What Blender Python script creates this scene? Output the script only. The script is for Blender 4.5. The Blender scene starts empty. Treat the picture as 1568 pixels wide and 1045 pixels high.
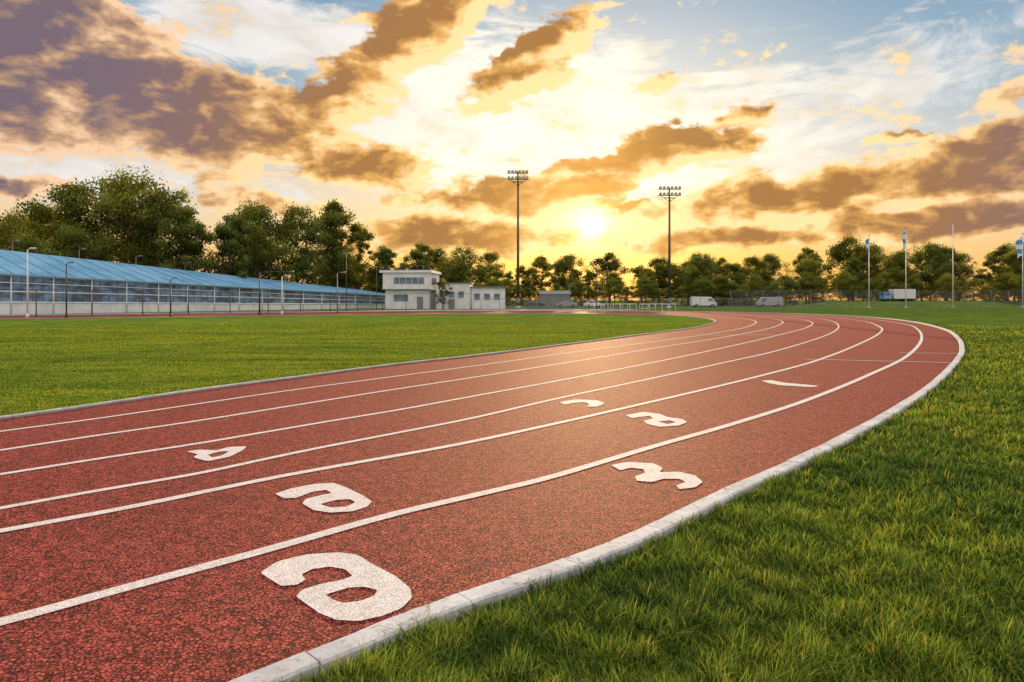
import bpy, bmesh, math, random
import numpy as np
from mathutils import Vector, Matrix
random.seed(7); np.random.seed(7)
R=math.radians
scene=bpy.context.scene
scene.view_settings.view_transform='Standard'
try: scene.view_settings.look='None'
except Exception: pass
scene.view_settings.exposure=0
COL=scene.collection
SUN_AZ=6.6; SUN_EL=6.3

# ------------------------------------------------------------------ node helpers
class NT:
    def __init__(s,tree): s.t=tree; s.n=tree.nodes; s.l=tree.links
    def new(s,typ,**kw):
        nd=s.n.new(typ)
        for k,v in kw.items(): setattr(nd,k,v)
        return nd
    def put(s,sock,v):
        if v is None: return
        if isinstance(v,bpy.types.NodeSocket): s.l.new(v,sock)
        else:
            if isinstance(v,(tuple,list)) and len(v)==3 and sock.type=='RGBA': v=(*v,1)
            sock.default_value=v
    def m(s,op,a,b=None,c=None,clamp=False):
        nd=s.new('ShaderNodeMath',operation=op,use_clamp=clamp)
        s.put(nd.inputs[0],a); s.put(nd.inputs[1],b); s.put(nd.inputs[2],c)
        return nd.outputs[0]
    def vm(s,op,a,b=None,out=0,scale=None):
        nd=s.new('ShaderNodeVectorMath',operation=op)
        s.put(nd.inputs[0],a); s.put(nd.inputs[1],b)
        if scale is not None: s.put(nd.inputs['Scale'],scale)
        return nd.outputs[out]
    def mr(s,v,a,b,c=0.,d=1.,smooth=True):
        nd=s.new('ShaderNodeMapRange',interpolation_type='SMOOTHSTEP' if smooth else 'LINEAR')
        s.put(nd.inputs[0],v); s.put(nd.inputs[1],a); s.put(nd.inputs[2],b); s.put(nd.inputs[3],c); s.put(nd.inputs[4],d)
        return nd.outputs[0]
    def mix(s,f,a,b,blend='MIX'):
        nd=s.new('ShaderNodeMix',data_type='RGBA',blend_type=blend)
        s.put(nd.inputs[0],f); s.put(nd.inputs[6],a); s.put(nd.inputs[7],b)
        return nd.outputs[2]
    def noise(s,vec,scale=5.,detail=4.,rough=.5,dist=0.,out=0):
        nd=s.new('ShaderNodeTexNoise')
        s.put(nd.inputs['Vector'],vec); nd.inputs['Scale'].default_value=scale
        nd.inputs['Detail'].default_value=detail; nd.inputs['Roughness'].default_value=rough
        nd.inputs['Distortion'].default_value=dist
        return nd.outputs[out]
    def vor(s,vec,scale,feature='F1',rand=1.):
        nd=s.new('ShaderNodeTexVoronoi',feature=feature)
        s.put(nd.inputs['Vector'],vec); nd.inputs['Scale'].default_value=scale; nd.inputs['Randomness'].default_value=rand
        return nd
    def xyz(s,x,y,z=0.):
        nd=s.new('ShaderNodeCombineXYZ'); s.put(nd.inputs[0],x); s.put(nd.inputs[1],y); s.put(nd.inputs[2],z); return nd.outputs[0]
    def sep(s,v):
        nd=s.new('ShaderNodeSeparateXYZ'); s.put(nd.inputs[0],v); return nd.outputs
    def ramp(s,f,stops):
        nd=s.new('ShaderNodeValToRGB'); s.put(nd.inputs[0],f)
        cr=nd.color_ramp
        while len(cr.elements)<len(stops): cr.elements.new(.5)
        for e,(p,c) in zip(cr.elements,stops): e.position=p; e.color=(*c,1)
        return nd.outputs[0]

def mat(name):
    m=bpy.data.materials.new(name); m.use_nodes=True
    nt=NT(m.node_tree); nt.n.clear()
    out=nt.new('ShaderNodeOutputMaterial')
    return m,nt,out
def principled(nt,out,col,rough=.7,metal=0.,bump=None,bstr=.3,bdist=.01,spec=None):
    p=nt.new('ShaderNodeBsdfPrincipled')
    nt.put(p.inputs['Base Color'],col); nt.put(p.inputs['Roughness'],rough); nt.put(p.inputs['Metallic'],metal)
    if spec is not None: nt.put(p.inputs['Specular IOR Level'],spec)
    if bump is not None:
        b=nt.new('ShaderNodeBump'); nt.put(b.inputs['Height'],bump); b.inputs['Strength'].default_value=bstr; b.inputs['Distance'].default_value=bdist
        nt.l.new(b.outputs[0],p.inputs['Normal'])
    nt.l.new(p.outputs[0],out.inputs[0]); return p
def simple(name,col,rough=.6,metal=0.,var=.25,scale=1.5,dirt=None):
    m,nt,out=mat(name)
    pos=nt.new('ShaderNodeTexCoord').outputs['Object']
    n=nt.noise(pos,scale,4,.6)
    f=nt.mr(n,.3,.7,1-var,1+var*.5)
    c=nt.mix(1.,col,nt.xyz(f,f,f),'MULTIPLY')
    principled(nt,out,c,rough,metal)
    return m

# ------------------------------------------------------------------ world / sky
w=bpy.data.worlds.new('World'); scene.world=w; w.use_nodes=True
try:
    w.cycles.sampling_method='MANUAL'; w.cycles.sample_map_resolution=256
except Exception: pass
nt=NT(w.node_tree); nt.n.clear()
wout=nt.new('ShaderNodeOutputWorld'); bg=nt.new('ShaderNodeBackground'); bg.inputs[1].default_value=.1
sky=nt.new('ShaderNodeTexSky',sky_type='NISHITA'); sky.sun_disc=False
sky.sun_elevation=R(SUN_EL); sky.sun_rotation=R(SUN_AZ); sky.air_density=1.; sky.dust_density=1.5
d=nt.vm('NORMALIZE',nt.new('ShaderNodeTexCoord').outputs['Generated'])
dx,dy,dz=nt.sep(d)
DEG=57.2958
az=nt.m('MULTIPLY',nt.m('ARCTAN2',dx,dy),DEG)
el=nt.m('MULTIPLY',nt.m('ARCSINE',dz),DEG)
P=nt.xyz(az,el,0.)
# cloud banks: azimuth, elevation, half width, half height, tilt (deg), weight
BANKS=[(-37,15.8,12.5,5.8,0,1.4),(-25,14.0,13.5,4.4,-6,1.38),(-31,19.8,8,2.4,-22,1.05),(-14.5,15.8,6.5,2.6,42,1.1),(-8.,21.2,8.6,3.4,35,1.25),(2.4,19.8,6.4,2.5,34,1.1),(0.5,17.2,5.8,1.1,14,.95),
(-12.0,11.0,7.4,2.2,0,1.18),(8.5,10.8,10.5,1.6,8,1.18),(13.,12.1,7,1.9,6,1.22),(17.2,13.9,4.4,0.9,14,1.),(-.5,8.6,8.8,1.5,5,1.12),
(-4.0,5.3,13,1.7,0,1.2),(4.6,8.6,7.5,1.7,10,1.08),(34.5,9.6,15,2.5,8,1.42),(21.7,8.1,12.5,2.,5,1.3),(31,5.8,14,1.4,2,1.22),
(17.5,4.9,11.3,1.0,0,1.08),(-18.5,7.4,6,1.1,0,.9),(-35.7,7.3,5.3,1.,0,1.),(11.2,17.5,2.2,1.1,0,.7),(29.7,11.9,3,0.35,0,.8),(36.9,14.0,3.2,1.1,20,.9),(9.5,7.6,5.5,.6,8,.95),(5.5,5.2,5.,.5,0,.85)]
wn=nt.noise(P,.2,4,.6,out=1)
warp=nt.vm('MULTIPLY',nt.vm('SUBTRACT',wn,(.5,.5,.5)),(7.,3.2,0.))
def banks(vec):
    pw=nt.vm('ADD',vec,warp); acc=None
    for (a,e,ra,re,rot,wt) in BANKS:
        mp=nt.new('ShaderNodeMapping',vector_type='TEXTURE')
        nt.l.new(pw,mp.inputs[0]); mp.inputs[1].default_value=(a,e,0); mp.inputs[2].default_value=(0,0,R(rot)); mp.inputs[3].default_value=(ra,re,1)
        v=nt.mr(nt.vm('LENGTH',mp.outputs[0],out=1),.1,1.45,wt,0.)
        acc=v if acc is None else nt.m('MAXIMUM',acc,v)
    return acc
SC=(.19,.40,1.)
S=(SUN_AZ,SUN_EL,0.)
toS=nt.vm('SUBTRACT',S,P)
sd=nt.vm('LENGTH',toS,out=1)
dirS=nt.vm('NORMALIZE',toS)
a1=banks(P)
f1=nt.noise(nt.vm('MULTIPLY',P,SC),1.,4,.55,.3)
f2=nt.noise(nt.vm('MULTIPLY',P,(.75,1.35,1.)),1.,6,.6,.3)
Ps=nt.vm('ADD',P,nt.vm('MULTIPLY',dirS,(1.0,1.1,0.)))
a2=banks(Ps)
f1s=nt.noise(nt.vm('MULTIPLY',Ps,SC),1.,4,.55,.3)
n1=nt.m('MULTIPLY',nt.m('SUBTRACT',f1,.5),2.3)
n1s=nt.m('MULTIPLY',nt.m('SUBTRACT',f1s,.5),2.3)
n2=nt.m('MULTIPLY',nt.m('SUBTRACT',f2,.5),1.2)
smooth1=nt.m('ADD',a1,n1)
raw=nt.m('ADD',smooth1,n2)
relief=nt.m('SUBTRACT',smooth1,nt.m('ADD',a2,n1s))
mask=nt.mr(raw,.18,.58)
thick=nt.mr(nt.m('ADD',smooth1,nt.m('MULTIPLY',n2,.6)),.28,1.32)
warm=nt.mr(sd,18,41,1.,0.)
near=nt.mr(sd,0,13,1.,0.)
core=nt.mix(warm,(.205,.150,.185),(.43,.205,.065))
core=nt.mix(near,core,(.84,.38,.055))
rim=nt.mix(warm,(1.0,.66,.40),(1.18,.84,.40))
midc=nt.mix(warm,(.50,.30,.19),(.84,.44,.12))
lit=nt.m('ADD',nt.m('SUBTRACT',1.,thick),nt.m('MULTIPLY',relief,1.45),clamp=True)
lowc=nt.mix(nt.mr(lit,0.,.55),core,midc)
lowc=nt.mix(nt.mr(lit,.36,.95),lowc,rim)
# clear sky
hue=nt.mr(el,0,26,0.,1.,smooth=False)
clearF=nt.ramp(hue,[(0.,(1.,.48,.10)),(.12,(1.,.58,.20)),(.26,(.93,.71,.46)),(.45,(.63,.66,.67)),(.65,(.34,.48,.60)),(.85,(.21,.38,.55)),(1.,(.18,.34,.53))])
clearN=nt.ramp(hue,[(0.,(1.,.41,.04)),(.12,(1.,.54,.09)),(.28,(1.,.77,.38)),(.5,(1.,.92,.76)),(.75,(.82,.81,.78)),(1.,(.55,.62,.68))])
clear=nt.mix(nt.mr(sd,5,30,1.,0.),clearF,clearN)
nish=nt.vm('MULTIPLY',sky.outputs[0],(.1,.1,.1))
clear=nt.mix(.10,clear,nish)
# high thin cloud
mp=nt.new('ShaderNodeMapping'); nt.l.new(P,mp.inputs[0]); mp.inputs[2].default_value=(0,0,R(-16)); mp.inputs[3].default_value=(.085,.33,1)
c1=nt.noise(mp.outputs[0],1.,8,.64,1.1)
cen=None
for (a,e,ra,re,rot,wt) in [(-3.,15,18,8.5,0,1.25),(11.7,12.7,19,5.0,0,.95),(-19.2,20.1,13.8,3.4,0,.95),(29.3,15.3,12,4.2,20,.62),(16.5,17.3,8.5,.8,0,.75),(24,12,12,3,10,.6),(-30,9,14,2.6,0,.7)]:
    mq=nt.new('ShaderNodeMapping',vector_type='TEXTURE'); nt.l.new(P,mq.inputs[0])
    mq.inputs[1].default_value=(a,e,0); mq.inputs[2].default_value=(0,0,R(rot)); mq.inputs[3].default_value=(ra,re,1)
    v=nt.mr(nt.vm('LENGTH',mq.outputs[0],out=1),.2,1.3,wt,0.)
    cen=v if cen is None else nt.m('MAXIMUM',cen,v)
hi=nt.m('ADD',cen,nt.m('ADD',nt.m('MULTIPLY',nt.m('SUBTRACT',c1,.5),2.6),nt.m('MULTIPLY',n2,.35)))
him=nt.mr(hi,.15,.8,0.,.97)
hic=nt.mix(nt.mr(sd,10,30,1.,0.),(.88,.84,.80),(1.10,1.01,.84))
hsh=nt.mr(nt.m('ADD',f1,nt.m('MULTIPLY',c1,.5)),.60,1.05,1.04,.80)
hic=nt.mix(1.,hic,nt.xyz(hsh,nt.m('POWER',hsh,1.15),nt.m('POWER',hsh,1.5)),'MULTIPLY')
skyc=nt.mix(him,clear,hic)
skyc=nt.mix(mask,skyc,lowc)
disc=nt.m('MULTIPLY',nt.m('EXPONENT',nt.m('MULTIPLY',nt.m('POWER',nt.m('DIVIDE',sd,1.25),2.),-1.)),2.8)
halo=nt.m('ADD',nt.m('MULTIPLY',nt.m('EXPONENT',nt.m('MULTIPLY',sd,-.30)),.90),nt.m('MULTIPLY',nt.m('EXPONENT',nt.m('MULTIPLY',sd,-.09)),.15))
occl=nt.m('SUBTRACT',1.,nt.m('MULTIPLY',nt.m('MULTIPLY',mask,thick),.6))
gl=nt.m('ADD',disc,nt.m('MULTIPLY',halo,occl))
skyc=nt.mix(1.,skyc,nt.mix(1.,(1.,.68,.24),nt.xyz(gl,gl,gl),'MULTIPLY'),'ADD')
nt.l.new(nt.vm('MULTIPLY',skyc,(10.,10.,10.)),bg.inputs[0])
# bright sky fill added out of view, overhead and behind, to raise ambient light
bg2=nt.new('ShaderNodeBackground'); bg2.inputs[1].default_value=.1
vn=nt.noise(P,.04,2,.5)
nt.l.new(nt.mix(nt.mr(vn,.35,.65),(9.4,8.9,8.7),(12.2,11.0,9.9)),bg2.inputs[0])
fill_mask=nt.m('MAXIMUM',nt.mr(el,27,40,0.,1.),nt.m('MAXIMUM',nt.mr(nt.m('ABSOLUTE',az),46,75,0.,1.),nt.m('LESS_THAN',el,-1.)))
mxs=nt.new('ShaderNodeMixShader'); nt.l.new(fill_mask,mxs.inputs[0]); nt.l.new(bg.outputs[0],mxs.inputs[1]); nt.l.new(bg2.outputs[0],mxs.inputs[2])
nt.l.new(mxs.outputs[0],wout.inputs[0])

# ------------------------------------------------------------------ sun + camera
sl=bpy.data.lights.new('sun','SUN'); sl.energy=5.; sl.angle=R(.5); sl.color=(1.,.68,.33)
so=bpy.data.objects.new('sun',sl); COL.objects.link(so)
sv=Vector((math.sin(R(SUN_AZ))*math.cos(R(SUN_EL)),math.cos(R(SUN_AZ))*math.cos(R(SUN_EL)),math.sin(R(SUN_EL))))
so.rotation_euler=sv.to_track_quat('Z','Y').to_euler()
so.location=(20,160,40)
cam=bpy.data.cameras.new('camera'); co=bpy.data.objects.new('camera',cam); COL.objects.link(co)
cam.lens=24; cam.sensor_width=36; cam.shift_y=-.04; cam.clip_start=.05; cam.clip_end=8000
co.location=(0,0,1.6); co.rotation_euler=(R(90),0,0); scene.camera=co

# ------------------------------------------------------------------ geometry helpers
def link(name,me,mats=(),parent=None):
    o=bpy.data.objects.new(name,me); COL.objects.link(o)
    for m in mats: me.materials.append(m)
    if parent: o.parent=parent
    return o
def empty(name,loc=(0,0,0),rot=0.):
    o=bpy.data.objects.new(name,None); COL.objects.link(o); o.location=loc; o.rotation_euler=(0,0,rot); o.empty_display_size=.3; return o
def catmull(pts,n=6,closed=False):
    P=[Vector(p) for p in pts]; N=len(P); out=[]
    rng=range(N) if closed else range(N-1)
    for i in rng:
        if closed: a,b,c,d_=P[(i-1)%N],P[i],P[(i+1)%N],P[(i+2)%N]
        else: a,b,c,d_=P[max(i-1,0)],P[i],P[i+1],P[min(i+2,N-1)]
        for k in range(n):
            t=k/n
            out.append(.5*((2*b)+(c-a)*t+(2*a-5*b+4*c-d_)*t*t+(3*b-a-3*c+d_)*t**3))
    if not closed: out.append(P[-1])
    return out
def soften(lp,c=.16):
    P=[Vector(p) for p in lp]; out=[]
    for i in range(len(P)):
        a,b,c_=P[i-1],P[i],P[(i+1)%len(P)]
        out.append(b.lerp(a,c)); out.append((b.lerp(a,c*.35)+b.lerp(c_,c*.35))/2); out.append(b.lerp(c_,c))
    return [tuple(p) for p in out]
def flat_poly(name,loops,z,mats,parent=None):
    cu=bpy.data.curves.new(name+'_c','CURVE'); cu.dimensions='2D'; cu.fill_mode='BOTH'
    for lp in loops:
        s=cu.splines.new('POLY'); s.points.add(len(lp)-1)
        for p,q_ in zip(s.points,lp): p.co=(q_[0],q_[1],0,1)
        s.use_cyclic_u=True
    tmp=bpy.data.objects.new('tmp',cu); COL.objects.link(tmp)
    dg=bpy.context.evaluated_depsgraph_get(); dg.update()
    me=bpy.data.meshes.new_from_object(tmp.evaluated_get(dg))
    bpy.data.objects.remove(tmp); 
    bm=bmesh.new(); bm.from_mesh(me)
    bmesh.ops.remove_doubles(bm,verts=bm.verts,dist=1e-5)
    for v in bm.verts: v.co.z=z
    bm.normal_update()
    for f in bm.faces:
        if f.normal.z<0: f.normal_flip()
    bm.to_mesh(me); bm.free()
    me.materials.clear()
    return link(name,me,mats,parent)
def offset(pts,dist):
    out=[]
    for i,p in enumerate(pts):
        a=pts[max(i-1,0)]; b=pts[min(i+1,len(pts)-1)]
        t=(b-a).normalized(); n=Vector((-t.y,t.x)); out.append(p+n*dist)
    return out
def strip(name,pts,wd,z,mats,parent=None):
    l=offset(pts,wd/2); r=offset(pts,-wd/2)
    vs=[(p.x,p.y,z) for p in l]+[(p.x,p.y,z) for p in r]; n=len(l)
    fs=[(i,i+n,i+n+1,i+1) for i in range(n-1)]
    me=bpy.data.meshes.new(name); me.from_pydata(vs,[],fs); 
    bm=bmesh.new(); bm.from_mesh(me); bm.normal_update()
    for f in bm.faces:
        if f.normal.z<0: f.normal_flip()
    bm.to_mesh(me); bm.free()
    return link(name,me,mats,parent)
def box(name,c,s,m,parent=None,rot=0.,bev=0.):
    bm=bmesh.new(); bmesh.ops.create_cube(bm,size=1.)
    for v in bm.verts: v.co=Vector((v.co.x*s[0],v.co.y*s[1],v.co.z*s[2]))
    if bev>0: bmesh.ops.bevel(bm,geom=list(bm.edges),offset=bev,segments=2,affect='EDGES')
    me=bpy.data.meshes.new(name); bm.to_mesh(me); bm.free()
    o=link(name,me,[m],parent); o.location=c; o.rotation_euler=(0,0,rot); return o
def cyl(name,a,b,r1,r2,m,parent=None,seg=12):
    a=Vector(a); b=Vector(b); dv=b-a
    bm=bmesh.new(); bmesh.ops.create_cone(bm,cap_ends=True,segments=seg,radius1=r1,radius2=r2,depth=dv.length)
    bmesh.ops.transform(bm,verts=bm.verts,matrix=Matrix.Translation((a+b)/2)@dv.to_track_quat('Z','Y').to_matrix().to_4x4())
    for f in bm.faces: f.smooth=len(f.verts)==4
    me=bpy.data.meshes.new(name); bm.to_mesh(me); bm.free()
    return link(name,me,[m],parent)

# ------------------------------------------------------------------ materials
def track_nodes(nt):
    pos=nt.new('ShaderNodeNewGeometry').outputs['Position']
    wp=nt.vm('ADD',pos,nt.vm('MULTIPLY',nt.vm('SUBTRACT',nt.noise(pos,40,2,.6,out=1),(.5,.5,.5)),(.028,.028,0.)))
    v=nt.vor(wp,44,'DISTANCE_TO_EDGE'); vc=nt.vor(wp,44,'F1'); fine=nt.noise(pos,240,2,.6)
    patch=nt.noise(pos,9,4,.65)
    th=nt.mr(patch,.3,.7,.12,.34)
    edge=nt.mr(v.outputs['Distance'],.01,th)
    crev=nt.m('MAXIMUM',edge,nt.mr(nt.noise(pos,26,2,.5),.52,.66,0.,.6))
    return pos,wp,vc,crev,fine,patch
m_track,nt,out=mat('red_rubber_track')
pos,wp,vc,crev,fine,patch=track_nodes(nt)
big=nt.noise(pos,.6,4,.6); big2=nt.noise(nt.vm('MULTIPLY',pos,(1.,.35,1.)),.9,4,.6)
cellv=nt.sep(vc.outputs['Color'])[0]
c=nt.mix(nt.mr(cellv,0,1,0.,1.,False),(.37,.052,.040),(.66,.130,.10))
c=nt.mix(nt.mr(big,.35,.65,0.,.45),c,(.55,.11,.085))
c=nt.mix(nt.mr(big2,.50,.72,0.,.35),c,(.28,.055,.045))
c=nt.mix(crev,(.040,.009,.009),c)
c=nt.mix(nt.mr(fine,.62,.75,0.,.4),c,(.80,.32,.26))
hgt=nt.m('ADD',nt.m('MULTIPLY',crev,.9),nt.m('ADD',nt.m('MULTIPLY',fine,.35),nt.m('MULTIPLY',cellv,.4)))
principled(nt,out,c,.8,bump=hgt,bstr=1.,bdist=.010,spec=.12)
m_paint,nt,out=mat('worn_white_paint')
pos,wp,vc,crev,fine,patch=track_nodes(nt)
wear=nt.noise(pos,55,4,.7)
cw=nt.mix(nt.mr(nt.noise(pos,7,4,.6),.3,.7,0,1),(.86,.85,.84),(.76,.75,.74))
cw=nt.mix(nt.m('MULTIPLY',nt.m('SUBTRACT',1.,crev),.55),cw,(.38,.24,.21))
cw=nt.mix(nt.mr(wear,.61,.70,0.,.75),cw,(.46,.16,.12))
principled(nt,out,cw,.8,bump=nt.m('ADD',crev,nt.m('MULTIPLY',fine,.3)),bstr=.5,bdist=.005,spec=.1)
m_kerb,nt,out=mat('painted_concrete_kerb')
pos=nt.new('ShaderNodeNewGeometry').outputs['Position']
k1=nt.noise(pos,2.2,4,.7); k2=nt.noise(pos,16,5,.75); k3=nt.noise(nt.vm('MULTIPLY',pos,(1,1,5)),9,4,.65)
kc=nt.vor(nt.vm('ADD',pos,nt.vm('MULTIPLY',nt.noise(pos,7,3,.6,out=1),(.25,.25,.25))),1.1,'DISTANCE_TO_EDGE').outputs['Distance']
c=nt.mix(nt.mr(k1,.3,.7),(.68,.68,.71),(.48,.48,.52))
c=nt.mix(nt.mr(k2,.54,.67,0,.7),c,(.28,.27,.27))
c=nt.mix(nt.mr(k3,.58,.73,0,.55),c,(.24,.24,.21))
c=nt.mix(nt.mr(kc,.0,.010,.6,0.),c,(.10,.09,.08))
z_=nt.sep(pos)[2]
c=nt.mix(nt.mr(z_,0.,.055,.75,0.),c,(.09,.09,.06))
principled(nt,out,c,.85,bump=nt.m('ADD',k2,k3),bstr=.7,bdist=.010,spec=.2)
m_dark=simple('dark_strip',(.03,.03,.032),.9)
def lawn(name,a,b,c_,dk,sc=1.):
    m,nt,out=mat(name)
    pos=nt.new('ShaderNodeNewGeometry').outputs['Position']
    n1=nt.noise(nt.vm('MULTIPLY',pos,(.25,1.,1.)),.25,4,.6); n2=nt.noise(nt.vm('MULTIPLY',pos,(.3,1.,1.)),1.4,5,.7); n3=nt.noise(pos,60,2,.7)
    c=nt.mix(nt.mr(n1,.38,.62),a,b)
    c=nt.mix(nt.mr(n2,.50,.62,0,.8),c,c_)
    c=nt.mix(nt.mr(n2,.50,.38,0,.8),c,dk)
    f=nt.mr(n3,.3,.7,.6,1.25); c=nt.mix(1.,c,nt.xyz(f,f,f),'MULTIPLY')
    principled(nt,out,c,1.,bump=nt.m('ADD',n3,n2),bstr=.6,bdist=.03,spec=.0)
    return m
m_ground=lawn('lawn_ground',(.08,.145,.025),(.12,.19,.03),(.17,.22,.04),(.045,.09,.016))
m_infield=lawn('infield_turf',(.12,.195,.026),(.17,.25,.032),(.26,.29,.045),(.065,.13,.018))
def leafmat(name,fac,tint,objvar):
    m,nt,out=mat(name)
    at=nt.new('ShaderNodeAttribute',attribute_name='tint').outputs['Color']
    if objvar:
        orr=nt.new('ShaderNodeObjectInfo').outputs['Random']
        at=nt.mix(nt.mr(orr,0,1,0,.7,False),at,nt.mix(1.,at,(1.6,1.15,.6),'MULTIPLY'))
    p=nt.new('ShaderNodeBsdfDiffuse'); nt.put(p.inputs['Color'],at)
    tr=nt.new('ShaderNodeBsdfTranslucent'); nt.put(tr.inputs[0],nt.mix(1.,at,tint,'MULTIPLY'))
    mx=nt.new('ShaderNodeMixShader'); mx.inputs[0].default_value=fac
    nt.l.new(p.outputs[0],mx.inputs[1]); nt.l.new(tr.outputs[0],mx.inputs[2]); nt.l.new(mx.outputs[0],out.inputs[0])
    return m
m_blade=leafmat('grass_blade',.48,(1.5,1.2,.6),False)
m_leaf=leafmat('tree_foliage',.42,(1.7,1.25,.5),True)
m_bark=simple('bark',(.10,.075,.05),.9,scale=3)
m_white=simple('white_render',(.74,.74,.76),.7,var=.15,scale=.8)
m_whitemetal=simple('white_metal',(.74,.74,.76),.5,var=.1)
m_grey=simple('grey_steel',(.20,.20,.21),.5,.3,.15)
m_pole=simple('dark_galvanised_steel',(.075,.072,.07),.5,.3,.2)
m_conc=simple('concrete_apron',(.50,.50,.52),.85,var=.3,scale=.4)
m_roofd=simple('dark_roof',(.10,.11,.13),.7)
m_asph=simple('asphalt',(.06,.06,.062),.9,scale=.8)
m_black=simple('tyre_black',(.02,.02,.02),.8)
m_lamp=simple('lamp_glass',(.6,.6,.6),.2,var=.05)
m_glass,nt,out=mat('window_glass'); pos=nt.new('ShaderNodeTexCoord').outputs['Object']
principled(nt,out,nt.mix(nt.mr(nt.noise(pos,.5,3,.5),.35,.65),(.05,.08,.11),(.14,.22,.30)),.12,spec=.6)
m_stand_glass,nt,out=mat('stand_glazing'); pos=nt.new('ShaderNodeNewGeometry').outputs['Position']
nn=nt.noise(nt.vm('MULTIPLY',pos,(1,1,2.2)),.55,4,.6)
principled(nt,out,nt.mix(nt.mr(nn,.38,.62),(.03,.06,.11),(.15,.28,.44)),.25,spec=.4)
m_blueroof,nt,out=mat('blue_metal_roof'); pos=nt.new('ShaderNodeNewGeometry').outputs['Position']
n=nt.noise(pos,.25,4,.6); 
principled(nt,out,nt.mix(nt.mr(n,.3,.7),(.12,.31,.50),(.21,.43,.63)),.7,0.,spec=.10)
m_chain,nt,out=mat('chain_link_mesh'); pos=nt.new('ShaderNodeTexCoord').outputs['Object']
x,y,z=nt.sep(pos)
a=nt.m('FRACT',nt.m('MULTIPLY',nt.m('ADD',x,z),9.)); b=nt.m('FRACT',nt.m('MULTIPLY',nt.m('SUBTRACT',x,z),9.))
wire=nt.m('MAXIMUM',nt.m('LESS_THAN',a,.045),nt.m('LESS_THAN',b,.045))
p=nt.new('ShaderNodeBsdfPrincipled'); p.inputs['Base Color'].default_value=(.30,.31,.33,1); p.inputs['Roughness'].default_value=.6
tp=nt.new('ShaderNodeBsdfTransparent'); mx=nt.new('ShaderNodeMixShader'); nt.l.new(wire,mx.inputs[0]); nt.l.new(tp.outputs[0],mx.inputs[1]); nt.l.new(p.outputs[0],mx.inputs[2]); nt.l.new(mx.outputs[0],out.inputs[0])
m_flag,nt,out=mat('flag_cloth'); x,y,z=nt.sep(nt.new('ShaderNodeTexCoord').outputs['Object'])
principled(nt,out,nt.mix(nt.m('GREATER_THAN',nt.m('FRACT',nt.m('MULTIPLY',z,.55)),.5),(.08,.28,.60),(.7,.7,.72)),.8)

# ------------------------------------------------------------------ ground sheets
KO=[(-5,-1.5),(-3,.62),(-0.8,2.86),(-0.27,3.38),(0.32,3.86),(0.91,4.42),(1.8,5.43),(2.57,6.24),(3.7,7.5),(5.59,9.72),(8.07,12.86),(11.43,17.42),(14.22,21.44),(18.29,27.87),(23.1,36.35),(28.6,48.5),(32.3,61.),(33.0,74.0),(28.09,88),(17,97),(0,101),(-18,96),(-32,83),(-48,69),(-66,57),(-90,42)]
INN=[(-14.5,-3.5),(-12.5,0),(-8.4,6.4),(-6.855,9.137),(-6.26,10.32),(-5.53,11.94),(-4.453,13.93),(-2.944,16.72),(-.655,20.14),(2.9,26.1),(6.78,32.8),(10.27,38.9),(13.6,46.4),(15.9,53.9),(16.9,63.1),(15.4,71.1),(8.84,78.),(-6.4,79.6),(-23.6,69.7),(-34.6,61.9),(-46,55.7),(-64,45),(-90,28)]
ko=catmull(KO,8); inn=catmull(INN,8)
gm=bpy.data.meshes.new('ground'); Gs=3000
gm.from_pydata([(-Gs,-Gs,0),(Gs,-Gs,0),(Gs,Gs,0),(-Gs,Gs,0)],[],[(0,1,2,3)]); link('ground',gm,[m_ground])
trackpoly=[tuple(p) for p in ko]+[(-90,-6),(-9,-6)]
flat_poly('running_track',[trackpoly],.004,[m_track])
inpoly=[tuple(p) for p in inn]+[(-90,-3.5)]
flat_poly('infield_grass_field',[inpoly],.008,[m_infield])
strip('far_running_track',[Vector((60,150)),Vector((90,146)),Vector((140,140))],9,.004,[m_track])
strip('concrete_path',[Vector((-66,60.5)),Vector((-48,75)),Vector((-30,93)),Vector((-12,108)),Vector((20,112))],6.,.012,[m_conc])
strip('access_road',[Vector((-10,135)),Vector((30,130)),Vector((80,156)),Vector((160,160))],8.,.006,[m_asph])

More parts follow.
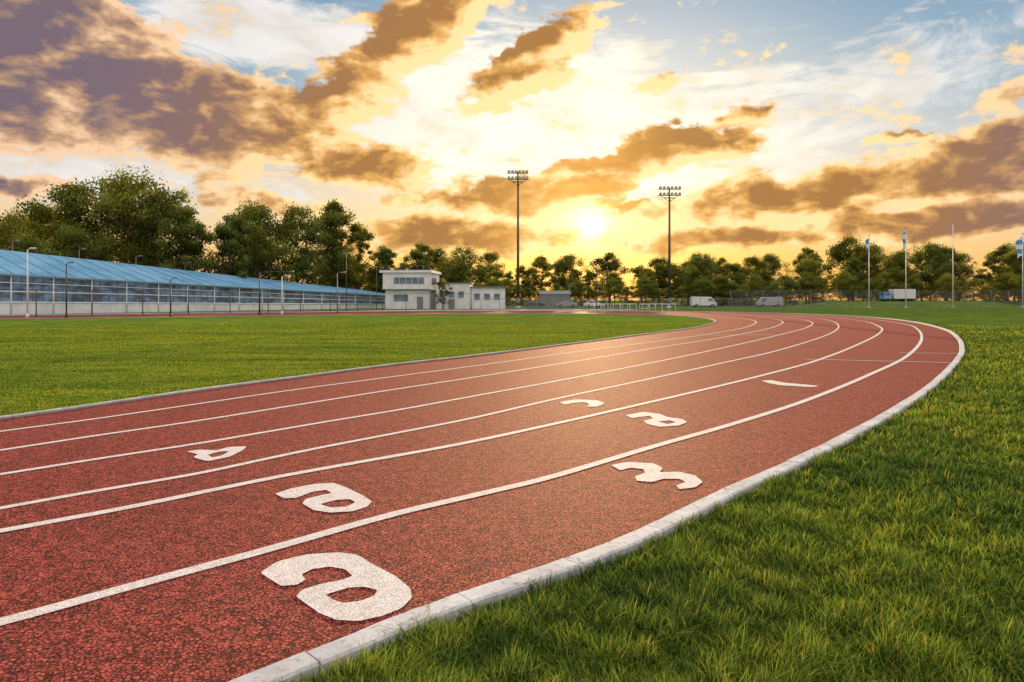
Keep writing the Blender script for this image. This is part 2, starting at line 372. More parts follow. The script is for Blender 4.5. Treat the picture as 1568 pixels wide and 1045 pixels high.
LINES={
'A':([(-6,0),(-3.6,2.35),(-2.53,3.38),(-2.12,3.8),(-1.59,4.33),(-.89,5.07),(-.24,5.63),(.39,6.19),(1.54,7.43),(2.94,8.89),(4.8,11.),(7.6,14.54),(11.41,19.67),(16.72,27.87),(22.08,37.16),(25.99,45.19),(30.1,57.66),(31,66),(29.5,76),(22,88),(8,94),(-8,94)],.105),
'B':([(-8.5,0),(-6,2.4),(-3.53,4.71),(-2.94,5.26),(-2.22,6.04),(-1.76,6.48),(-.605,7.53),(.556,8.8),(1.707,10.13),(3.457,12.2),(5.37,14.54),(8.02,17.98),(12.02,23.89),(17.26,32.15),(21.49,39.8),(26.2,50.67),(28.6,59.7),(28.9,66),(27,75),(18,87),(4,91),(-8,91)],.10),
'C':([(-9,0),(-6,3.),(-3.92,5.225),(-3.46,5.71),(-2.9,6.26),(-2.5,6.8),(-2.02,7.43),(-1.3,8.28),(-.48,9.29),(.81,11.15),(2.88,13.93),(5.16,17.06),(8.87,22.29),(14.95,32.15),(20.0,41.8),(24.4,52.25),(26.6,61.),(26.3,68),(22,77),(14,85),(2,88.5),(-8,88.5)],.085),
'D':([(-10,0),(-6.5,4.1),(-4.68,6.24),(-4.157,6.85),(-3.504,7.565),(-3.01,8.196),(-2.43,8.94),(-1.571,10.01),(-.486,11.53),(.989,13.59),(3.6,17.42),(6.74,22.29),(11.4,29.86),(17.2,39.8),(21.6,49.2),(24.1,57.66),(24.6,66),(21,75),(12,83),(0,86),(-8,86)],.085),
'E':([(-10.5,0),(-7.5,4.2),(-5.43,7.24),(-4.877,8.04),(-4.163,8.99),(-3.299,10.32),(-2.133,12.12),(-.473,14.54),(2.04,18.37),(5.32,23.55),(9.77,30.4),(15.2,39.8),(20.2,51.),(22.3,60.),(22,68),(18,76),(10,81.5),(0,84),(-8,84)],.085),
'F':([(-12,0),(-8.2,5.4),(-6.21,8.28),(-5.574,9.19),(-4.84,10.45),(-3.87,12.12),(-2.495,14.17),(-.555,17.06),(2.41,21.71),(5.4,26.1),(8.936,31.55),(13.6,39.8),(18.2,51.),(20,60),(19.7,67),(16,74),(8,80),(0,82),(-8,82)],.08)}
mk=empty('track_lane_markings')
for k,(pts,wd) in LINES.items():
    strip('lane_line_'+k,catmull(pts,8),wd,.0085,[m_paint],mk)
for i,(a,b,wd) in enumerate([((7.9,18.4),(11.6,17.2),.08),((11.7,20.6),(13.6,20.3),.07),((9.0,31.0),(12.4,31.2),.10)]):
    strip('stagger_mark_%d'%(i+1),[Vector(a),Vector(b)],wd,.0105,[m_paint],mk)
GL=[
[[(-1.474,3.990),(-1.429,4.159),(-1.285,4.276),(-1.089,4.309),(-.963,4.265),(-.833,4.108),(-.675,3.943),(-.563,3.774),(-.534,3.651),(-.570,3.527),(-.655,3.440),(-.764,3.385),(-.875,3.398),(-.985,3.476),(-1.074,3.573),(-1.161,3.667),(-1.155,3.749),(-1.076,3.826),(-.964,3.888),(-.921,3.943),(-.989,4.039),(-1.089,4.078),(-1.183,4.039),(-1.221,3.962),(-1.176,3.888),(-1.202,3.817),(-1.287,3.8)],
 [(-1.008,3.69),(-.905,3.78),(-.818,3.79),(-.739,3.749),(-.742,3.675),(-.802,3.611),(-.889,3.588),(-.96,3.635)]],
[[(-1.949,5.611),(-1.870,5.766),(-1.719,5.908),(-1.560,5.950),(-1.411,5.806),(-1.221,5.573),(-1.105,5.394),(-1.117,5.258),(-1.201,5.145),(-1.365,5.113),(-1.506,5.176),(-1.641,5.342),(-1.652,5.464),(-1.557,5.573),(-1.487,5.630),(-1.556,5.726),(-1.660,5.668),(-1.732,5.5),(-1.831,5.482)],
 [(-1.498,5.325),(-1.413,5.429),(-1.302,5.464),(-1.230,5.376),(-1.278,5.258),(-1.399,5.241)]],
[[(-3.427,7.176),(-3.332,7.270),(-3.131,7.238),(-3.073,7.398),(-2.887,7.431),(-2.854,7.238),(-2.868,6.938),(-3.006,6.742),(-3.226,6.909),(-3.247,7.055)],
 [(-3.133,7.025),(-3.062,7.187),(-2.979,7.187),(-2.972,6.996),(-3.035,6.909)]],
[[(.951,6.583),(1.131,6.715),(1.377,6.661),(1.433,6.481),(1.365,6.309),(1.552,6.333),(1.665,6.193),(1.669,5.971),(1.561,5.806),(1.408,5.746),(1.409,5.867),(1.52,5.971),(1.489,6.08),(1.344,6.08),(1.223,5.971),(1.099,6.014),(1.11,6.17),(1.227,6.286),(1.237,6.431),(1.122,6.481),(1.014,6.382)]],
[[(1.573,9.446),(1.87,9.721),(2.066,9.554),(2.116,9.289),(2.282,9.137),(2.281,8.894),(2.122,8.663),(1.854,8.574),(1.742,8.754),(1.729,8.989),(1.899,9.187),(1.897,9.393),(1.724,9.289),(1.618,9.187)],
 [(1.917,8.941),(2.084,9.038),(2.136,8.894),(1.994,8.754)]],
[[(0.74,10.65),(1.0,10.93),(1.36,10.86),(1.43,10.52),(1.28,10.2),(1.11,10.2),(1.19,10.45),(1.13,10.65),(0.95,10.58),(0.8,10.39)]],
[[(4.92,13.48),(5.15,13.59),(5.24,13.17),(5.71,12.67),(5.5,12.48),(5.02,12.76),(4.92,13.06)]]]
for i,loops in enumerate(GL):
    flat_poly('lane_numeral_%d'%(i+1),[soften(lp) for lp in loops],.0085,[m_paint],mk)

def kerb(name,path,wd,ht,m,side=1,block=1.0):
    pts=path; bm=bmesh.new(); dense=[]
    for a,b in zip(pts[:-1],pts[1:]):
        n=max(1,int((b-a).length/.25))
        for k in range(n): dense.append(a.lerp(b,k/n))
    dense.append(pts[-1])
    inner=offset(dense,side*wd)
    rnd=random.Random(3)
    def flush(idx,gap):
        if len(idx)<2: return
        dz=rnd.uniform(-.004,.004); sh=rnd.uniform(-.005,.005)
        prev=None; bvl=min(.012,wd*.2)
        for j,i in enumerate(idx):
            o=dense[i]; q_=inner[i]
            if j==0: t=(dense[idx[1]]-o).normalized(); o=o+t*gap; q_=q_+t*gap
            if j==len(idx)-1: t=(dense[idx[-2]]-o).normalized(); o=o+t*gap; q_=q_+t*gap
            u=(q_-o).normalized(); o=o+u*(sh+rnd.uniform(-.004,.004)); q_=q_+u*(sh+rnd.uniform(-.004,.004))
            H=ht+dz
            ring=[(o,0),(o,H-bvl),(o+u*bvl,H),(q_-u*bvl,H),(q_,H-bvl),(q_,0)]
            vs=[bm.verts.new((p.x,p.y,z)) for p,z in ring]
            if prev:
                for k in range(5): bm.faces.new((prev[k],prev[k+1],vs[k+1],vs[k]))
            else: bm.faces.new(vs)
            prev=vs
        bm.faces.new(prev)
    idx=[0]; dist=0
    for i in range(1,len(dense)):
        dist+=(dense[i]-dense[i-1]).length; idx.append(i)
        if dist>=block: flush(idx,.004); idx=[i]; dist=0
    flush(idx,.004)
    bmesh.ops.recalc_face_normals(bm,faces=bm.faces)
    me=bpy.data.meshes.new(name); bm.to_mesh(me); bm.free(); return link(name,me,[m])
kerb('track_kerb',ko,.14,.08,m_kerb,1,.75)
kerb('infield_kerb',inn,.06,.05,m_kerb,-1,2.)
strip('dark_kerb_strip',offset(inn,.05),.1,.0125,[m_dark])  # narrow dark strip running along the infield kerb

# ------------------------------------------------------------------ grass blades
def inside(px,py,poly):
    r=np.zeros(len(px),bool); n=len(poly); j=n-1
    for i in range(n):
        xi,yi=poly[i]; xj,yj=poly[j]
        c=((yi>py)!=(yj>py)) & (px<(xj-xi)*(py-yi)/((yj-yi)+1e-12)+xi)
        r^=c; j=i
    return r
def vnoise(x,y,seed):
    rs=np.random.RandomState(seed); T=rs.rand(64,64)
    xi=np.floor(x).astype(int); yi=np.floor(y).astype(int); fx=x-xi; fy=y-yi
    fx=fx*fx*(3-2*fx); fy=fy*fy*(3-2*fy)
    g_=lambda a,b:T[a%64,b%64]
    return (g_(xi,yi)*(1-fx)+g_(xi+1,yi)*fx)*(1-fy)+(g_(xi,yi+1)*(1-fx)+g_(xi+1,yi+1)*fx)*fy
def blades(name,px,py,hmin,hmax,wscale,base,tip,yellow,seed,yf=(.05,.16),an=(1.3,1.3)):
    rs=np.random.RandomState(seed); n=len(px); dist=np.hypot(px,py)
    n1=.45*vnoise(px*an[0]*.4,py*an[1]*.4,seed+1)+.35*vnoise(px*an[0]*1.3,py*an[1]*1.3,seed+5)+.2*vnoise(px*an[0]*4,py*an[1]*4,seed+8)
    n1=np.clip((n1-.5)*1.8+.5,0,1); n2=vnoise(px*7,py*7,seed+2)
    h=(hmin+(hmax-hmin)*rs.rand(n)**1.3)*(.45+1.1*n2)
    wd=wscale*(.7+.6*rs.rand(n))*np.maximum(1.,dist/3.2)
    ang=rs.rand(n)*6.283; ca,sa=np.cos(ang),np.sin(ang)
    la=rs.rand(n)*5+ (n2*4); lean=h*(.15+1.0*rs.rand(n)**1.4)
    lx,ly=np.cos(la)*lean,np.sin(la)*lean
    V=np.zeros((n,5,3),np.float32)
    for k,(t,ws,lf) in enumerate([(0,1,0),(0,-1,0),(.55,.8,.35),(.55,-.8,.35),(1,0,1)]):
        V[:,k,0]=px+ca*wd*ws*.5+lx*lf; V[:,k,1]=py+sa*wd*ws*.5+ly*lf; V[:,k,2]=.004+h*t*(1-.25*lf*(lean/h))
    me=bpy.data.meshes.new(name)
    me.vertices.add(n*5); me.vertices.foreach_set('co',V.reshape(-1))
    base_i=(np.arange(n)*5)[:,None]
    li=np.concatenate([base_i+np.array([[0,1,3,2]]),base_i+np.array([[2,3,4]])],1).reshape(-1).astype(np.int32)
    me.loops.add(len(li)); me.loops.foreach_set('vertex_index',li)
    ls=np.zeros(n*2,np.int32); ls[0::2]=np.arange(n)*7; ls[1::2]=np.arange(n)*7+4
    me.polygons.add(n*2); me.polygons.foreach_set('loop_start',ls)
    try:
        lt=np.tile(np.array([4,3],np.int32),n); me.polygons.foreach_set('loop_total',lt)
    except Exception: pass
    me.update(calc_edges=True)
    col=me.color_attributes.new('tint','FLOAT_COLOR','POINT')
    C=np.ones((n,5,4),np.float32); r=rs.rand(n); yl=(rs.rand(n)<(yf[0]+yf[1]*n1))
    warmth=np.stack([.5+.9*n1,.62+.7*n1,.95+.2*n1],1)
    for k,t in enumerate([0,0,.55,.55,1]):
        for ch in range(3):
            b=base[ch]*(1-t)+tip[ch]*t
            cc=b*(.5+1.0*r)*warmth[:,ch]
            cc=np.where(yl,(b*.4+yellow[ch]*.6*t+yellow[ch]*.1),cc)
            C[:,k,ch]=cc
    col.data.foreach_set('color',C.reshape(-1))
    return link(name,me,[m_blade])
N=600000
th=(np.random.rand(N)-.5)*R(104); rr=np.exp(np.log(2.1)+np.random.rand(N)*(np.log(50)-np.log(2.1)))
gx=rr*np.sin(th); gy=rr*np.cos(th)
inT=inside(gx,gy,trackpoly); inI=inside(gx,gy,inpoly)
o_=~inT
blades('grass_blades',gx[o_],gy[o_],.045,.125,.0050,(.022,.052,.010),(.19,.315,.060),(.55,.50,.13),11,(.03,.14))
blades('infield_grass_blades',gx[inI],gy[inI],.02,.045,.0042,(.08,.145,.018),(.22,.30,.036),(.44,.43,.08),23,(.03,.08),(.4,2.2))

# ------------------------------------------------------------------ trees
def tree_mesh(name,seed,H,Rr,leaf=.42,nclump=62,per=115,trunkfrac=.2,dark=1.):
    rs=np.random.RandomState(seed); rnd=random.Random(seed)
    bm=bmesh.new()
    def tube(a,b,r1,r2,seg=7):
        a=Vector(a); b=Vector(b); dv=b-a
        rt=bmesh.ops.create_cone(bm,cap_ends=False,segments=seg,radius1=r1,radius2=r2,depth=dv.length)
        bmesh.ops.transform(bm,verts=rt['verts'],matrix=Matrix.Translation((a+b)/2)@dv.to_track_quat('Z','Y').to_matrix().to_4x4())
    th_=H*.55
    tube((0,0,0),(rnd.uniform(-.2,.2),0,th_),H*.022,H*.012)
    for i in range(8):
        a=i*2.4+rnd.random(); z0=H*rnd.uniform(.18,.5); L=Rr*rnd.uniform(.55,.85)
        tube((0,0,z0),(math.cos(a)*L,math.sin(a)*L,z0+H*rnd.uniform(.12,.3)),H*.009,H*.003,5)
    bm.verts.ensure_lookup_table(); bm.verts.index_update()
    V=[tuple(v.co) for v in bm.verts]
    Fc=[tuple(v.index for v in f.verts) for f in bm.faces]; bm.free()
    nb=len(V); nf=len(Fc)
    z0=H*trunkfrac
    cl=[]
    ph=rs.rand(6)*6.28
    for i in range(nclump):
        t=rs.rand()**.85; zz=z0+(H*.95-z0)*t
        prof=math.sin(math.pi*min(1,(.16+.84*t))**.8)**.6 if t<.98 else .25
        a=rs.rand()*6.283
        env=1+.26*math.sin(2*a+ph[0]+3*t)+.20*math.sin(3*a+ph[1]-5*t)
        rad=Rr*prof*env*(rs.rand()**.42)
        cl.append((math.cos(a)*rad,math.sin(a)*rad,zz,Rr*rs.uniform(.14,.32),rs.uniform(.35,1.65)))
    quads=[];cols=[]
    for (cx,cy,cz,cr,br) in cl:
        m_=int(per*(cr/(Rr*.25))**1.6)
        dv=rs.normal(size=(m_,3)); dv/=np.linalg.norm(dv,axis=1)[:,None]
        rad=cr*(rs.rand(m_)**.4)*(1+.25*rs.normal(size=m_).clip(-1,1.6))
        pc=np.array([cx,cy,cz])+dv*rad[:,None]*np.array([1,1,.72])
        pc[:,2]=np.maximum(pc[:,2],H*.05)
        nrm=dv*.8+rs.normal(size=(m_,3))*.6; nrm/=np.linalg.norm(nrm,axis=1)[:,None]
        up=rs.normal(size=(m_,3)); u=np.cross(nrm,up); u/=np.linalg.norm(u,axis=1)[:,None]; v=np.cross(nrm,u)
        s=leaf*(.55+.8*rs.rand(m_))[:,None]*.5
        quads.append(np.stack([pc-u*s,pc-v*s*.6,pc+u*s,pc+v*s*.6],1))
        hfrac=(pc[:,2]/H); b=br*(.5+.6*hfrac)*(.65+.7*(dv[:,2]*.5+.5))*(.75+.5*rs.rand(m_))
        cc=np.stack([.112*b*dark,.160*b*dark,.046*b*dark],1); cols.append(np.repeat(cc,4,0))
    Q=np.concatenate(quads); n=len(Q); C=np.concatenate(cols)
    me=bpy.data.meshes.new(name)
    allV=V+[tuple(x) for x in Q.reshape(-1,3)]
    allF=Fc+[(nb+4*i,nb+4*i+1,nb+4*i+2,nb+4*i+3) for i in range(n)]
    me.from_pydata(allV,[],allF)
    me.materials.append(m_bark); me.materials.append(m_leaf)
    mi=np.zeros(nf+n,np.int32); mi[nf:]=1; me.polygons.foreach_set('material_index',mi)
    ca=me.color_attributes.new('tint','FLOAT_COLOR','POINT')
    arr=np.ones((nb+4*n,4),np.float32); arr[:nb,:3]=.05; arr[nb:,:3]=C; ca.data.foreach_set('color',arr.reshape(-1))
    return me
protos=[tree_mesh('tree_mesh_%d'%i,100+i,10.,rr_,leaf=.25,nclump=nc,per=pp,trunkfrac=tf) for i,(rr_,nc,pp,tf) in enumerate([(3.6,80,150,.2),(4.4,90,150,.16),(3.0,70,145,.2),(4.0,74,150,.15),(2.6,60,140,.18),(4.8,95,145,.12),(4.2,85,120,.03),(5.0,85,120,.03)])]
rt=random.Random(5)
def tree(name,x,d_,h,pi=None,wide=1.,parent=None):
    o=bpy.data.objects.new(name,protos[rt.randrange(6) if pi is None else pi]); COL.objects.link(o)
    s=h/10.; o.scale=(s*wide,s*wide,s); o.location=(x,d_,0); o.rotation_euler=(0,0,rt.uniform(0,6.28))
    if parent: o.parent=parent
    return o
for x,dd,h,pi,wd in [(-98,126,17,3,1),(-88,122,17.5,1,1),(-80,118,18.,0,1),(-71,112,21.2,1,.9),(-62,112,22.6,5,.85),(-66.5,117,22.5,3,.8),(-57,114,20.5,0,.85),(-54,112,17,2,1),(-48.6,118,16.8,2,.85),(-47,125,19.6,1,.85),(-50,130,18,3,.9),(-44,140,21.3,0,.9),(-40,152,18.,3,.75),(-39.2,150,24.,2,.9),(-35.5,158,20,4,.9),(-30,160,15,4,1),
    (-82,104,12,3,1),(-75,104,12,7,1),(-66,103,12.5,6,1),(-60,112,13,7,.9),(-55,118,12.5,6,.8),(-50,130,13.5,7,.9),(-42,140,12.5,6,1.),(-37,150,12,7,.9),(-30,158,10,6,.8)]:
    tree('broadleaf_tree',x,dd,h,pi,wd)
tree('broadleaf_tree',-12.2,120,5.6,4,.9)
row=empty('distant_tree_row')
x=-46
while x<62:
    dd=rt.uniform(185,225); t=(x+42)/104
    h=rt.choice((rt.uniform(10,12.5),rt.uniform(12.5,16.5)))*(1.12 if t<.35 else .98)
    tree('row_tree',x*1.0,dd,h,None,rt.uniform(.8,1.15),row); x+=rt.uniform(2.2,4.4)
x=-45
while x<70:
    tree('row_shrub_tree',x,rt.uniform(176,184),rt.uniform(4.5,8),rt.choice((6,7)),rt.uniform(1.,1.4),row); x+=rt.uniform(2.4,4.4)
row2=empty('distant_tree_belt')
x=48
while x<190:
    dd=rt.uniform(180,205); h=rt.choice((rt.uniform(10,13.5),rt.uniform(14,17.5)))+ (3.4 if x>82 else .8)
    tree('belt_tree',x,dd,h,None,rt.uniform(.75,1.05),row2); x+=rt.uniform(2.4,5.4)
x=50
while x<190:
    tree('belt_shrub_tree',x,rt.uniform(172,178),rt.uniform(5,9),rt.choice((6,7)),rt.uniform(1.,1.4),row2); x+=rt.uniform(3.,5)
x=-200
while x<-90:
    tree('belt_tree',x,rt.uniform(120,150),rt.uniform(15,21),None,1.,row2); x+=rt.uniform(5,8)

# ------------------------------------------------------------------ long grandstand shed with blue roof
st=empty('grandstand_shed')
A=Vector((-70,48.)); B=Vector((-23.3,140.)); dirv=(B-A).normalized(); nrm=Vector((-dirv.y,dirv.x))
Ln=(B-A).length
def eave(t): return 5.35*(1-t)+2.4*t
def ridge(t): return 9.9*(1-t)+3.8*t
def P3(t,off,z): p_=A+dirv*Ln*t+nrm*off; return (p_.x,p_.y,z)
def quadobj(name,pts,m): 
    me=bpy.data.meshes.new(name); me.from_pydata(pts,[],[tuple(range(len(pts)))]); return link(name,me,[m],st)
NB=46
RW=10.
for i in range(NB):
    t0=i/NB; t1=(i+1)/NB-.0006
    quadobj('roof_panel_%d'%i,[P3(t0,-.6,eave(t0)),P3(t1,-.6,eave(t1)),P3(t1,RW,ridge(t1)),P3(t0,RW,ridge(t0))],m_blueroof)
def bar(name,a,b,r,m,parent): return cyl(name,a,b,r,r,m,parent,6)
for i in range(0,NB+1):
    t=i/NB; bar('roof_seam',P3(t,-.62,eave(t)+.03),P3(t,RW,ridge(t)+.03),.025,m_blueroof,st)
def wallband(name,z0,z1,off,m,tA=0,tB=1):
    quadobj(name,[P3(tA,off,z0(tA)),P3(tB,off,z0(tB)),P3(tB,off,z1(tB)),P3(tA,off,z1(tA))],m)
wallband('plinth_wall',lambda t:0,lambda t:eave(t)*.30,0,m_white)
wallband('glazing',lambda t:eave(t)*.30,lambda t:eave(t)-.05,.05,m_stand_glass)
wallband('back_wall',lambda t:0,lambda t:ridge(t)-.05,RW-.1,m_white)
quadobj('end_wall',[P3(1,0,0),P3(1,RW-.2,0),P3(1,RW-.2,ridge(1)-.08),P3(1,0,eave(1)-.05)],m_white)
quadobj('end_wall_near',[P3(0,0,0),P3(0,RW-.2,0),P3(0,RW-.2,ridge(0)-.08),P3(0,0,eave(0)-.05)],m_white)
for f_,r_ in [(1.,.12),(.80,.05),(.58,.07),(.31,.09)]:
    bar('rail',P3(0,-.04,eave(0)*f_-.03),P3(1,-.04,eave(1)*f_-.03),r_,m_whitemetal,st)
for i in range(0,93):
    t=i/92; bar('mullion',P3(t,-.03,0 if i%4==0 else eave(t)*.30),P3(t,-.03,eave(t)-.05),.09 if i%4==0 else .03,m_whitemetal if i%4==0 else m_grey,st)
# ------------------------------------------------------------------ fences
def fence(name,pts,h,gap,postm,r=.04):
    e=empty(name)
    for a,b in zip(pts[:-1],pts[1:]):
        a=Vector(a); b=Vector(b); L=(b-a).length; n=max(1,round(L/gap))
        for i in range(n): p_=a.lerp(b,i/n); cyl('post',(p_.x,p_.y,0),(p_.x,p_.y,h+.08),r,r,postm,e,8)
        cyl('top_rail',(a.x,a.y,h),(b.x,b.y,h),r*.5,r*.5,postm,e,6)
        cyl('bottom_rail',(a.x,a.y,.12),(b.x,b.y,.12),r*.5,r*.5,postm,e,6)
        me=bpy.data.meshes.new('mesh_panel'); me.from_pydata([(0,0,0),(L,0,0),(L,0,h),(0,0,h)],[],[(0,1,2,3)])
        o=link('mesh_panel',me,[m_chain],e); o.location=(a.x,a.y,.02); o.rotation_euler=(0,0,math.atan2(b.y-a.y,b.x-a.x))
    return e
fence('chain_link_fence',[(-66,54),(-46,66),(-30,84),(-16,103),(-5,108)],2.6,5.,m_pole,.05)
fence('chain_link_fence',[(-5,110),(25,118),(48,128)],1.9,3.2,m_grey,.04)
fence('chain_link_fence',[(48,150),(90,158),(140,158)],3.7,4.,m_grey,.05)
fence('perimeter_fence',[(46,122),(80,132),(125,140)],1.2,3.,m_grey,.035)

# ------------------------------------------------------------------ white two-storey building
b1=empty('two_storey_clubhouse',(-18.6,128,0),R(-4))
W,D_,H_=8.6,9.,7.0
box('ground_floor',(0,0,1.75),(W-.5,D_,3.5),m_white,b1)
box('upper_floor',(-.1,-.2,5.05),(W,D_+.6,3.0),m_white,b1)
box('floor_band',(-.1,-.22,3.52),(W+.25,D_+.85,.16),m_grey,b1)
box('roof_fascia',(-.2,-.2,6.75),(W+.9,D_+1.4,.42),m_white,b1)
box('roof_deck',(-.2,-.2,7.02),(W+.6,D_+1.,.12),m_roofd,b1)
fy=-(D_/2+.5)
box('window_strip',(.4,fy-.02,5.1),(5.6,.08,1.15),m_glass,b1)
for i in range(6): box('window_mullion',(-2.4+i*1.12,fy-.08,5.1),(.07,.06,1.2),m_whitemetal,b1)
box('window_strip_lower',(-1.2,-(D_/2)-.03,2.0),(2.6,.08,1.2),m_glass,b1)
box('door',(2.3,-(D_/2)-.03,1.1),(1.1,.08,2.2),m_grey,b1)
box('side_window',(W/2-.05+.0,-1.2,5.1),(.1,4.,1.1),m_glass,b1)
for i in range(9): cyl('roof_railing_post',(-4.3+i*1.03,-5.,7.05),(-4.3+i*1.03,-5.,7.75),.03,.03,m_grey,b1,6)
cyl('roof_railing',(-4.3,-5.,7.75),(3.95,-5.,7.75),.03,.03,m_grey,b1,6)
b2=empty('single_storey_pavilion',(-8.6,126,0),0)
box('left_wing',(-1.9,0,2.3),(6.,8,4.6),m_white,b2)
box('left_wing_roof',(-1.9,0,4.68),(6.5,8.5,.18),m_roofd,b2)
box('right_wing',(4.2,1,1.9),(6.2,8,3.8),m_white,b2)
box('right_wing_roof',(4.25,.9,3.92),(6.4,8.5,.22),m_grey,b2)
for i in range(3): box('window',(-3.9+i*1.7,-4.03,2.6),(.95,.08,1.1),m_glass,b2); 
for i in range(3): box('window',(2.3+i*1.8,-3.03,2.2),(1.0,.08,1.1),m_glass,b2)
box('garage_door',(-2.2,-4.03,.9),(1.1,.06,1.8),m_grey,b2)

# ------------------------------------------------------------------ floodlight masts
def floodmast(x,y_,h,wd,rows,n):
    e=empty('floodlight_mast',(x,y_,0),0)
    cyl('footing',(0,0,0),(0,0,.5),.55,.5,m_conc,e)
    cyl('mast',(0,0,.5),(0,0,h),.27,.13,m_pole,e,14)
    for r_ in range(rows):
        z=h-.25-r_*1.15
        cyl('crossarm_%d'%r_,(-wd/2,-.2,z),(wd/2,-.2,z),.09,.09,m_pole,e,8)
        for i in range(n):
            xx=-wd/2+wd*(i+.5)/n
            cyl('bracket',(xx,-.2,z),(xx,-.32,z+.25),.04,.04,m_pole,e,6)
            cyl('lamp_housing',(xx,-.15,z+.42),(xx,-.62,z+.22),.14,.30,m_pole,e,10)
            cyl('lamp_lens',(xx,-.62,z+.22),(xx,-.65,z+.208),.27,.27,m_lamp,e,10)
    for sx in (-1,1): cyl('brace',(0,-.1,h-2.6),(sx*wd*.4,-.2,h-1.4),.05,.05,m_pole,e,6)
    box('access_platform',(0,-.35,h-1.9),(wd*.5,.7,.06),m_pole,e)
    cyl('ladder_rail',(.32,-.1,2.5),(.2,-.1,h-2),.03,.03,m_grey,e,6)
    box('control_box',(0,-.42,1.6),(.5,.3,.9),m_grey,e)
floodmast(1.1,128,25.6,4.0,2,6)
floodmast(29.5,128,22.6,4.3,2,6)

# ------------------------------------------------------------------ flagpoles
def flagpole(x,y_,h,flag,fl=3.,cloth=None):
    e=empty('flagpole',(x,y_,0))
    cyl('base',(0,0,0),(0,0,.3),.3,.25,m_conc,e); cyl('pole',(0,0,.3),(0,0,h),.11,.06,m_whitemetal,e,10)
    bm=bmesh.new(); bmesh.ops.create_uvsphere(bm,u_segments=10,v_segments=8,radius=.14); me=bpy.data.meshes.new('finial'); bm.to_mesh(me); bm.free()
    o=link('finial',me,[m_grey],e); o.location=(0,0,h+.1)
    if flag:
        vs=[];fs=[];nu,nv=12,14
        for i in range(nu+1):
            for j in range(nv+1):
                u=i/nu; v=j/nv
                droop=u*1.1*abs(flag)
                vs.append((.08+u*1.1*flag*(1-.25*v)+.05*math.sin(9*v+3*u), .18*math.sin(u*9+v*2)*u, h-.3-v*fl*(1-.15*u)-droop*.9*(u**.7)))
        for i in range(nu):
            for j in range(nv): a=i*(nv+1)+j; fs.append((a,a+1,a+nv+2,a+nv+1))
        me=bpy.data.meshes.new('flag'); me.from_pydata(vs,[],fs)
        for p_ in me.polygons: p_.use_smooth=True
        link('flag',me,[m_flag],e)
flagpole(70.6,135,14.3,-.7,2.6); flagpole(77.9,135,15.6,-.8,3.6); flagpole(87.2,135,16.7,0); flagpole(102.5,137,14.8,-1.4,4.)

# ------------------------------------------------------------------ small lamp posts and masts
def lamp(x,y_,h,m,arm=.9,r=.07,s=1):
    e=empty('street_lamp',(x,y_,0))
    cyl('base',(0,0,0),(0,0,.35),r*2,r*1.6,m,e); cyl('post',(0,0,.35),(0,0,h),r,r*.7,m,e,10)
    cyl('arm',(0,0,h-.05),(s*arm,0,h+.12),r*.5,r*.4,m,e,8)
    box('lamp_head',(s*(arm+.2),0,h+.12),(.55,.24,.1),m,e,bev=.03)
    box('lamp_diffuser',(s*(arm+.2),0,h+.055),(.4,.16,.03),m_lamp,e)
lamp(-44,62,6.2,m_whitemetal,.3); lamp(-40.6,62.2,4.9,m_pole,.25); lamp(-27,73,4.6,m_pole,3.2,.08,1); lamp(-25.6,76,4.2,m_whitemetal,.4)
lamp(-33,66,3.6,m_pole,.3);lamp(-22,86,5.,m_grey,.5);lamp(-25,103,8.7,m_pole,.4);lamp(-21,106,6.5,m_pole,.4);lamp(15.5,125,9.,m_pole,.5,.09);lamp(17.2,128,7.,m_grey,.5);lamp(12.6,150,5.2,m_grey,.6)
for tt in (.16,.27,.36,.44,.52,.6): 
    q_=P3(tt,RW+1,0); lamp(q_[0],q_[1],ridge(tt)+1.3,m_grey,.5,.06)
lamp(-7.2,120,5.8,m_pole,.4)

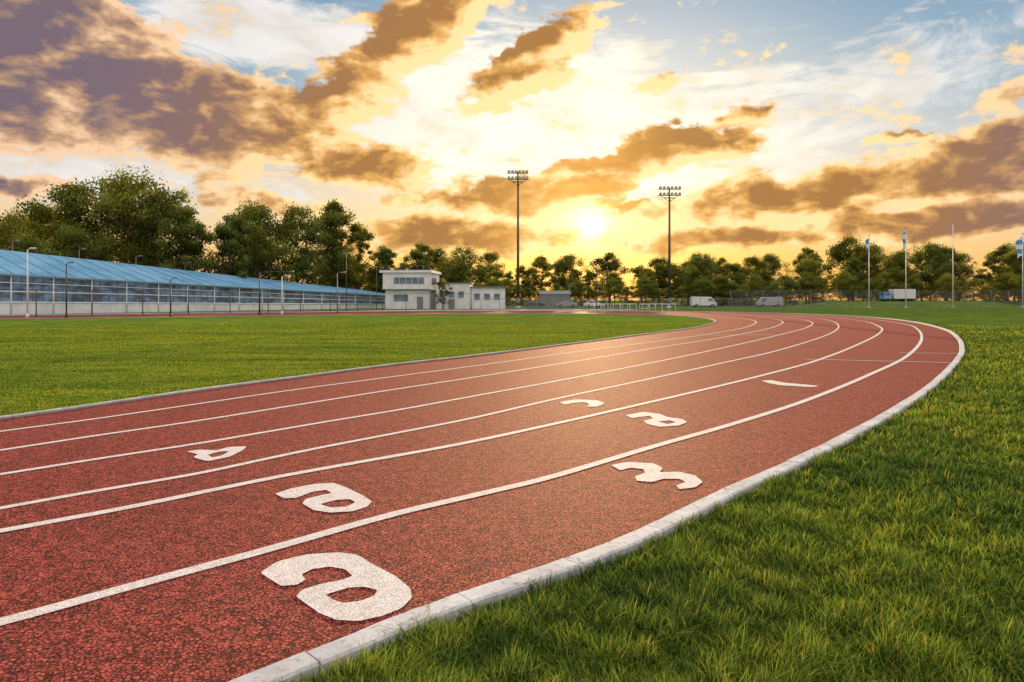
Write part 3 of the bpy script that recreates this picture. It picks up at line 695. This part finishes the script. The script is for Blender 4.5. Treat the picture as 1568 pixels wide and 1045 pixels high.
# ------------------------------------------------------------------ vehicles
def paint(name,c): 
    m,nt,out=mat(name); p=principled(nt,out,c,.3); p.inputs['Coat Weight'].default_value=.5; return m
pw_=paint('white_car_paint',(.60,.61,.63)); pg=paint('silver_car_paint',(.30,.32,.34)); pb=paint('blue_car_paint',(.14,.30,.50)); pk=paint('black_car_paint',(.04,.04,.05))
def vehicle(name,loc,rot,prof,win,L,Wd,body,wheels,wr=.34):
    e=empty(name,loc,rot)
    bm=bmesh.new(); fr=[bm.verts.new((x_,-Wd/2,z_)) for x_,z_ in prof]; f=bm.faces.new(fr)
    ex=bmesh.ops.extrude_face_region(bm,geom=[f]); vs=[v for v in ex['geom'] if isinstance(v,bmesh.types.BMVert)]
    bmesh.ops.translate(bm,verts=vs,vec=(0,Wd,0)); bmesh.ops.recalc_face_normals(bm,faces=bm.faces)
    zt=max(z_ for _,z_ in prof); zb=.95
    for v in bm.verts:
        if v.co.z>zb: v.co.y*=1-.16*(v.co.z-zb)/(zt-zb)
    bmesh.ops.bevel(bm,geom=list(bm.edges),offset=.05,segments=2,affect='EDGES')
    me=bpy.data.meshes.new('body'); bm.to_mesh(me); bm.free(); link('body',me,[body],e)
    for s in (-1,1):
        for k,pl in enumerate(win):
            vv=[(x_,s*(Wd/2+.012)*(1-.16*max(0,z_-zb)/(zt-zb)),z_) for x_,z_ in pl]
            me=bpy.data.meshes.new('side_window'); me.from_pydata(vv,[],[tuple(range(len(vv)))]); link('side_window',me,[m_glass],e)
        for x_ in wheels:
            cyl('wheel',(x_,s*(Wd/2-.2),wr),(x_,s*(Wd/2+.02),wr),wr,wr,m_black,e,18)
            cyl('hub',(x_,s*(Wd/2+.02),wr),(x_,s*(Wd/2+.035),wr),wr*.6,wr*.55,m_grey,e,12)
    box('front_light',(L/2-.02,Wd*.33,.72),(.08,.35,.16),m_lamp,e); box('front_light_2',(L/2-.02,-Wd*.33,.72),(.08,.35,.16),m_lamp,e)
    return e
sedan=[(-2.2,.35),(2.2,.35),(2.25,.75),(1.2,.95),(.55,1.42),(-1.0,1.45),(-1.75,1.0),(-2.22,.92)]
sw=[[(1.0,.98),(.5,1.34),(-.2,1.36),(-.2,.98)],[(-.28,.98),(-.28,1.36),(-.95,1.36),(-1.5,1.0)]]
van=[(-2.7,.4),(2.7,.4),(2.75,1.0),(2.35,1.25),(1.75,2.1),(1.5,2.3),(-2.65,2.35),(-2.72,1.9)]
vw=[[(2.1,1.3),(1.65,1.98),(.9,1.98),(.9,1.3)]]
def car(x,y_,rot,c): vehicle('parked_car',(x,y_,0),rot,sedan,sw,4.4,1.8,c,(-1.35,1.4))
def vanf(x,y_,rot,c,nm='parked_van'): vehicle(nm,(x,y_,0),rot,van,vw,5.4,2.,c,(-1.7,1.75),.38)
vanf(42.0,150,0,pw_); vanf(58,154,R(180),pg)
car(17.5,146,0,pw_); car(12,150,R(180),pg); car(5,150,0,pk)
tr_=empty('box_truck',(88.5,157,1.1),R(180))
box('cargo_box',(-1.2,0,1.9),(5.,2.3,2.2),pw_,tr_,bev=.05); box('chassis',(0,0,.62),(7.6,1.9,.25),m_black,tr_)
box('cab',(2.6,0,1.45),(1.9,2.1,1.7),pb,tr_,bev=.15); box('cab_window',(2.75,0,1.85),(1.2,2.13,.6),m_glass,tr_); box('windscreen',(3.56,0,1.85),(.03,1.8,.65),m_glass,tr_)
for x_ in(-2.6,-1.6,2.6):
    for s in(-1,1): cyl('wheel',(x_,s*.8,.45),(x_,s*1.1,.45),.45,.45,m_black,tr_,18)
bm_=empty('earth_bank'); 
vs=[];fs=[]
for i in range(31):
    for j in range(9):
        v=(j-4)/4; vs.append((66+i*1.7,158+v*11,.0+1.35*max(0,math.cos(v*math.pi/2))**.7*min(1,i/5,(30-i)/5)+.001))
for i in range(30):
    for j in range(8): a=i*9+j; fs.append((a,a+9,a+10,a+1))
me=bpy.data.meshes.new('bank_surface'); me.from_pydata(vs,[],fs); link('bank_surface',me,[m_ground],bm_)
def shed(x,y_,w_,d2,h,c):
    e=empty('storage_shed',(x,y_,0)); box('walls',(0,0,h/2),(w_,d2,h),c,e)
    me=bpy.data.meshes.new('gable_roof'); a=w_/2+.2; b=d2/2+.2
    me.from_pydata([(-a,-b,h),(a,-b,h),(a,b,h),(-a,b,h),(-a,0,h+.8),(a,0,h+.8)],[],[(0,1,5,4),(2,3,4,5),(0,4,3),(1,2,5)]); link('gable_roof',me,[m_grey],e)
    box('door',(w_*.2,-d2/2-.03,1.),(.9,.05,2.),m_grey,e); box('window',(-w_*.22,-d2/2-.03,1.4),(.9,.05,.7),m_glass,e)
shed(10,160,7,4,3.0,m_grey)
for i in range(14):
    e=empty('hurdle',(12+i*.95+(i%3)*.2,104+(i%4)*.8,0))
    for s in(-.55,.55):
        cyl('upright',(s,0,0),(s,0,1.),.03,.03,m_whitemetal,e,6); cyl('foot',(s,0,.03),(s,-.6,.03),.03,.03,m_whitemetal,e,6)
    box('cross_bar',(0,0,1.0),(1.2,.03,.1),m_whitemetal,e)
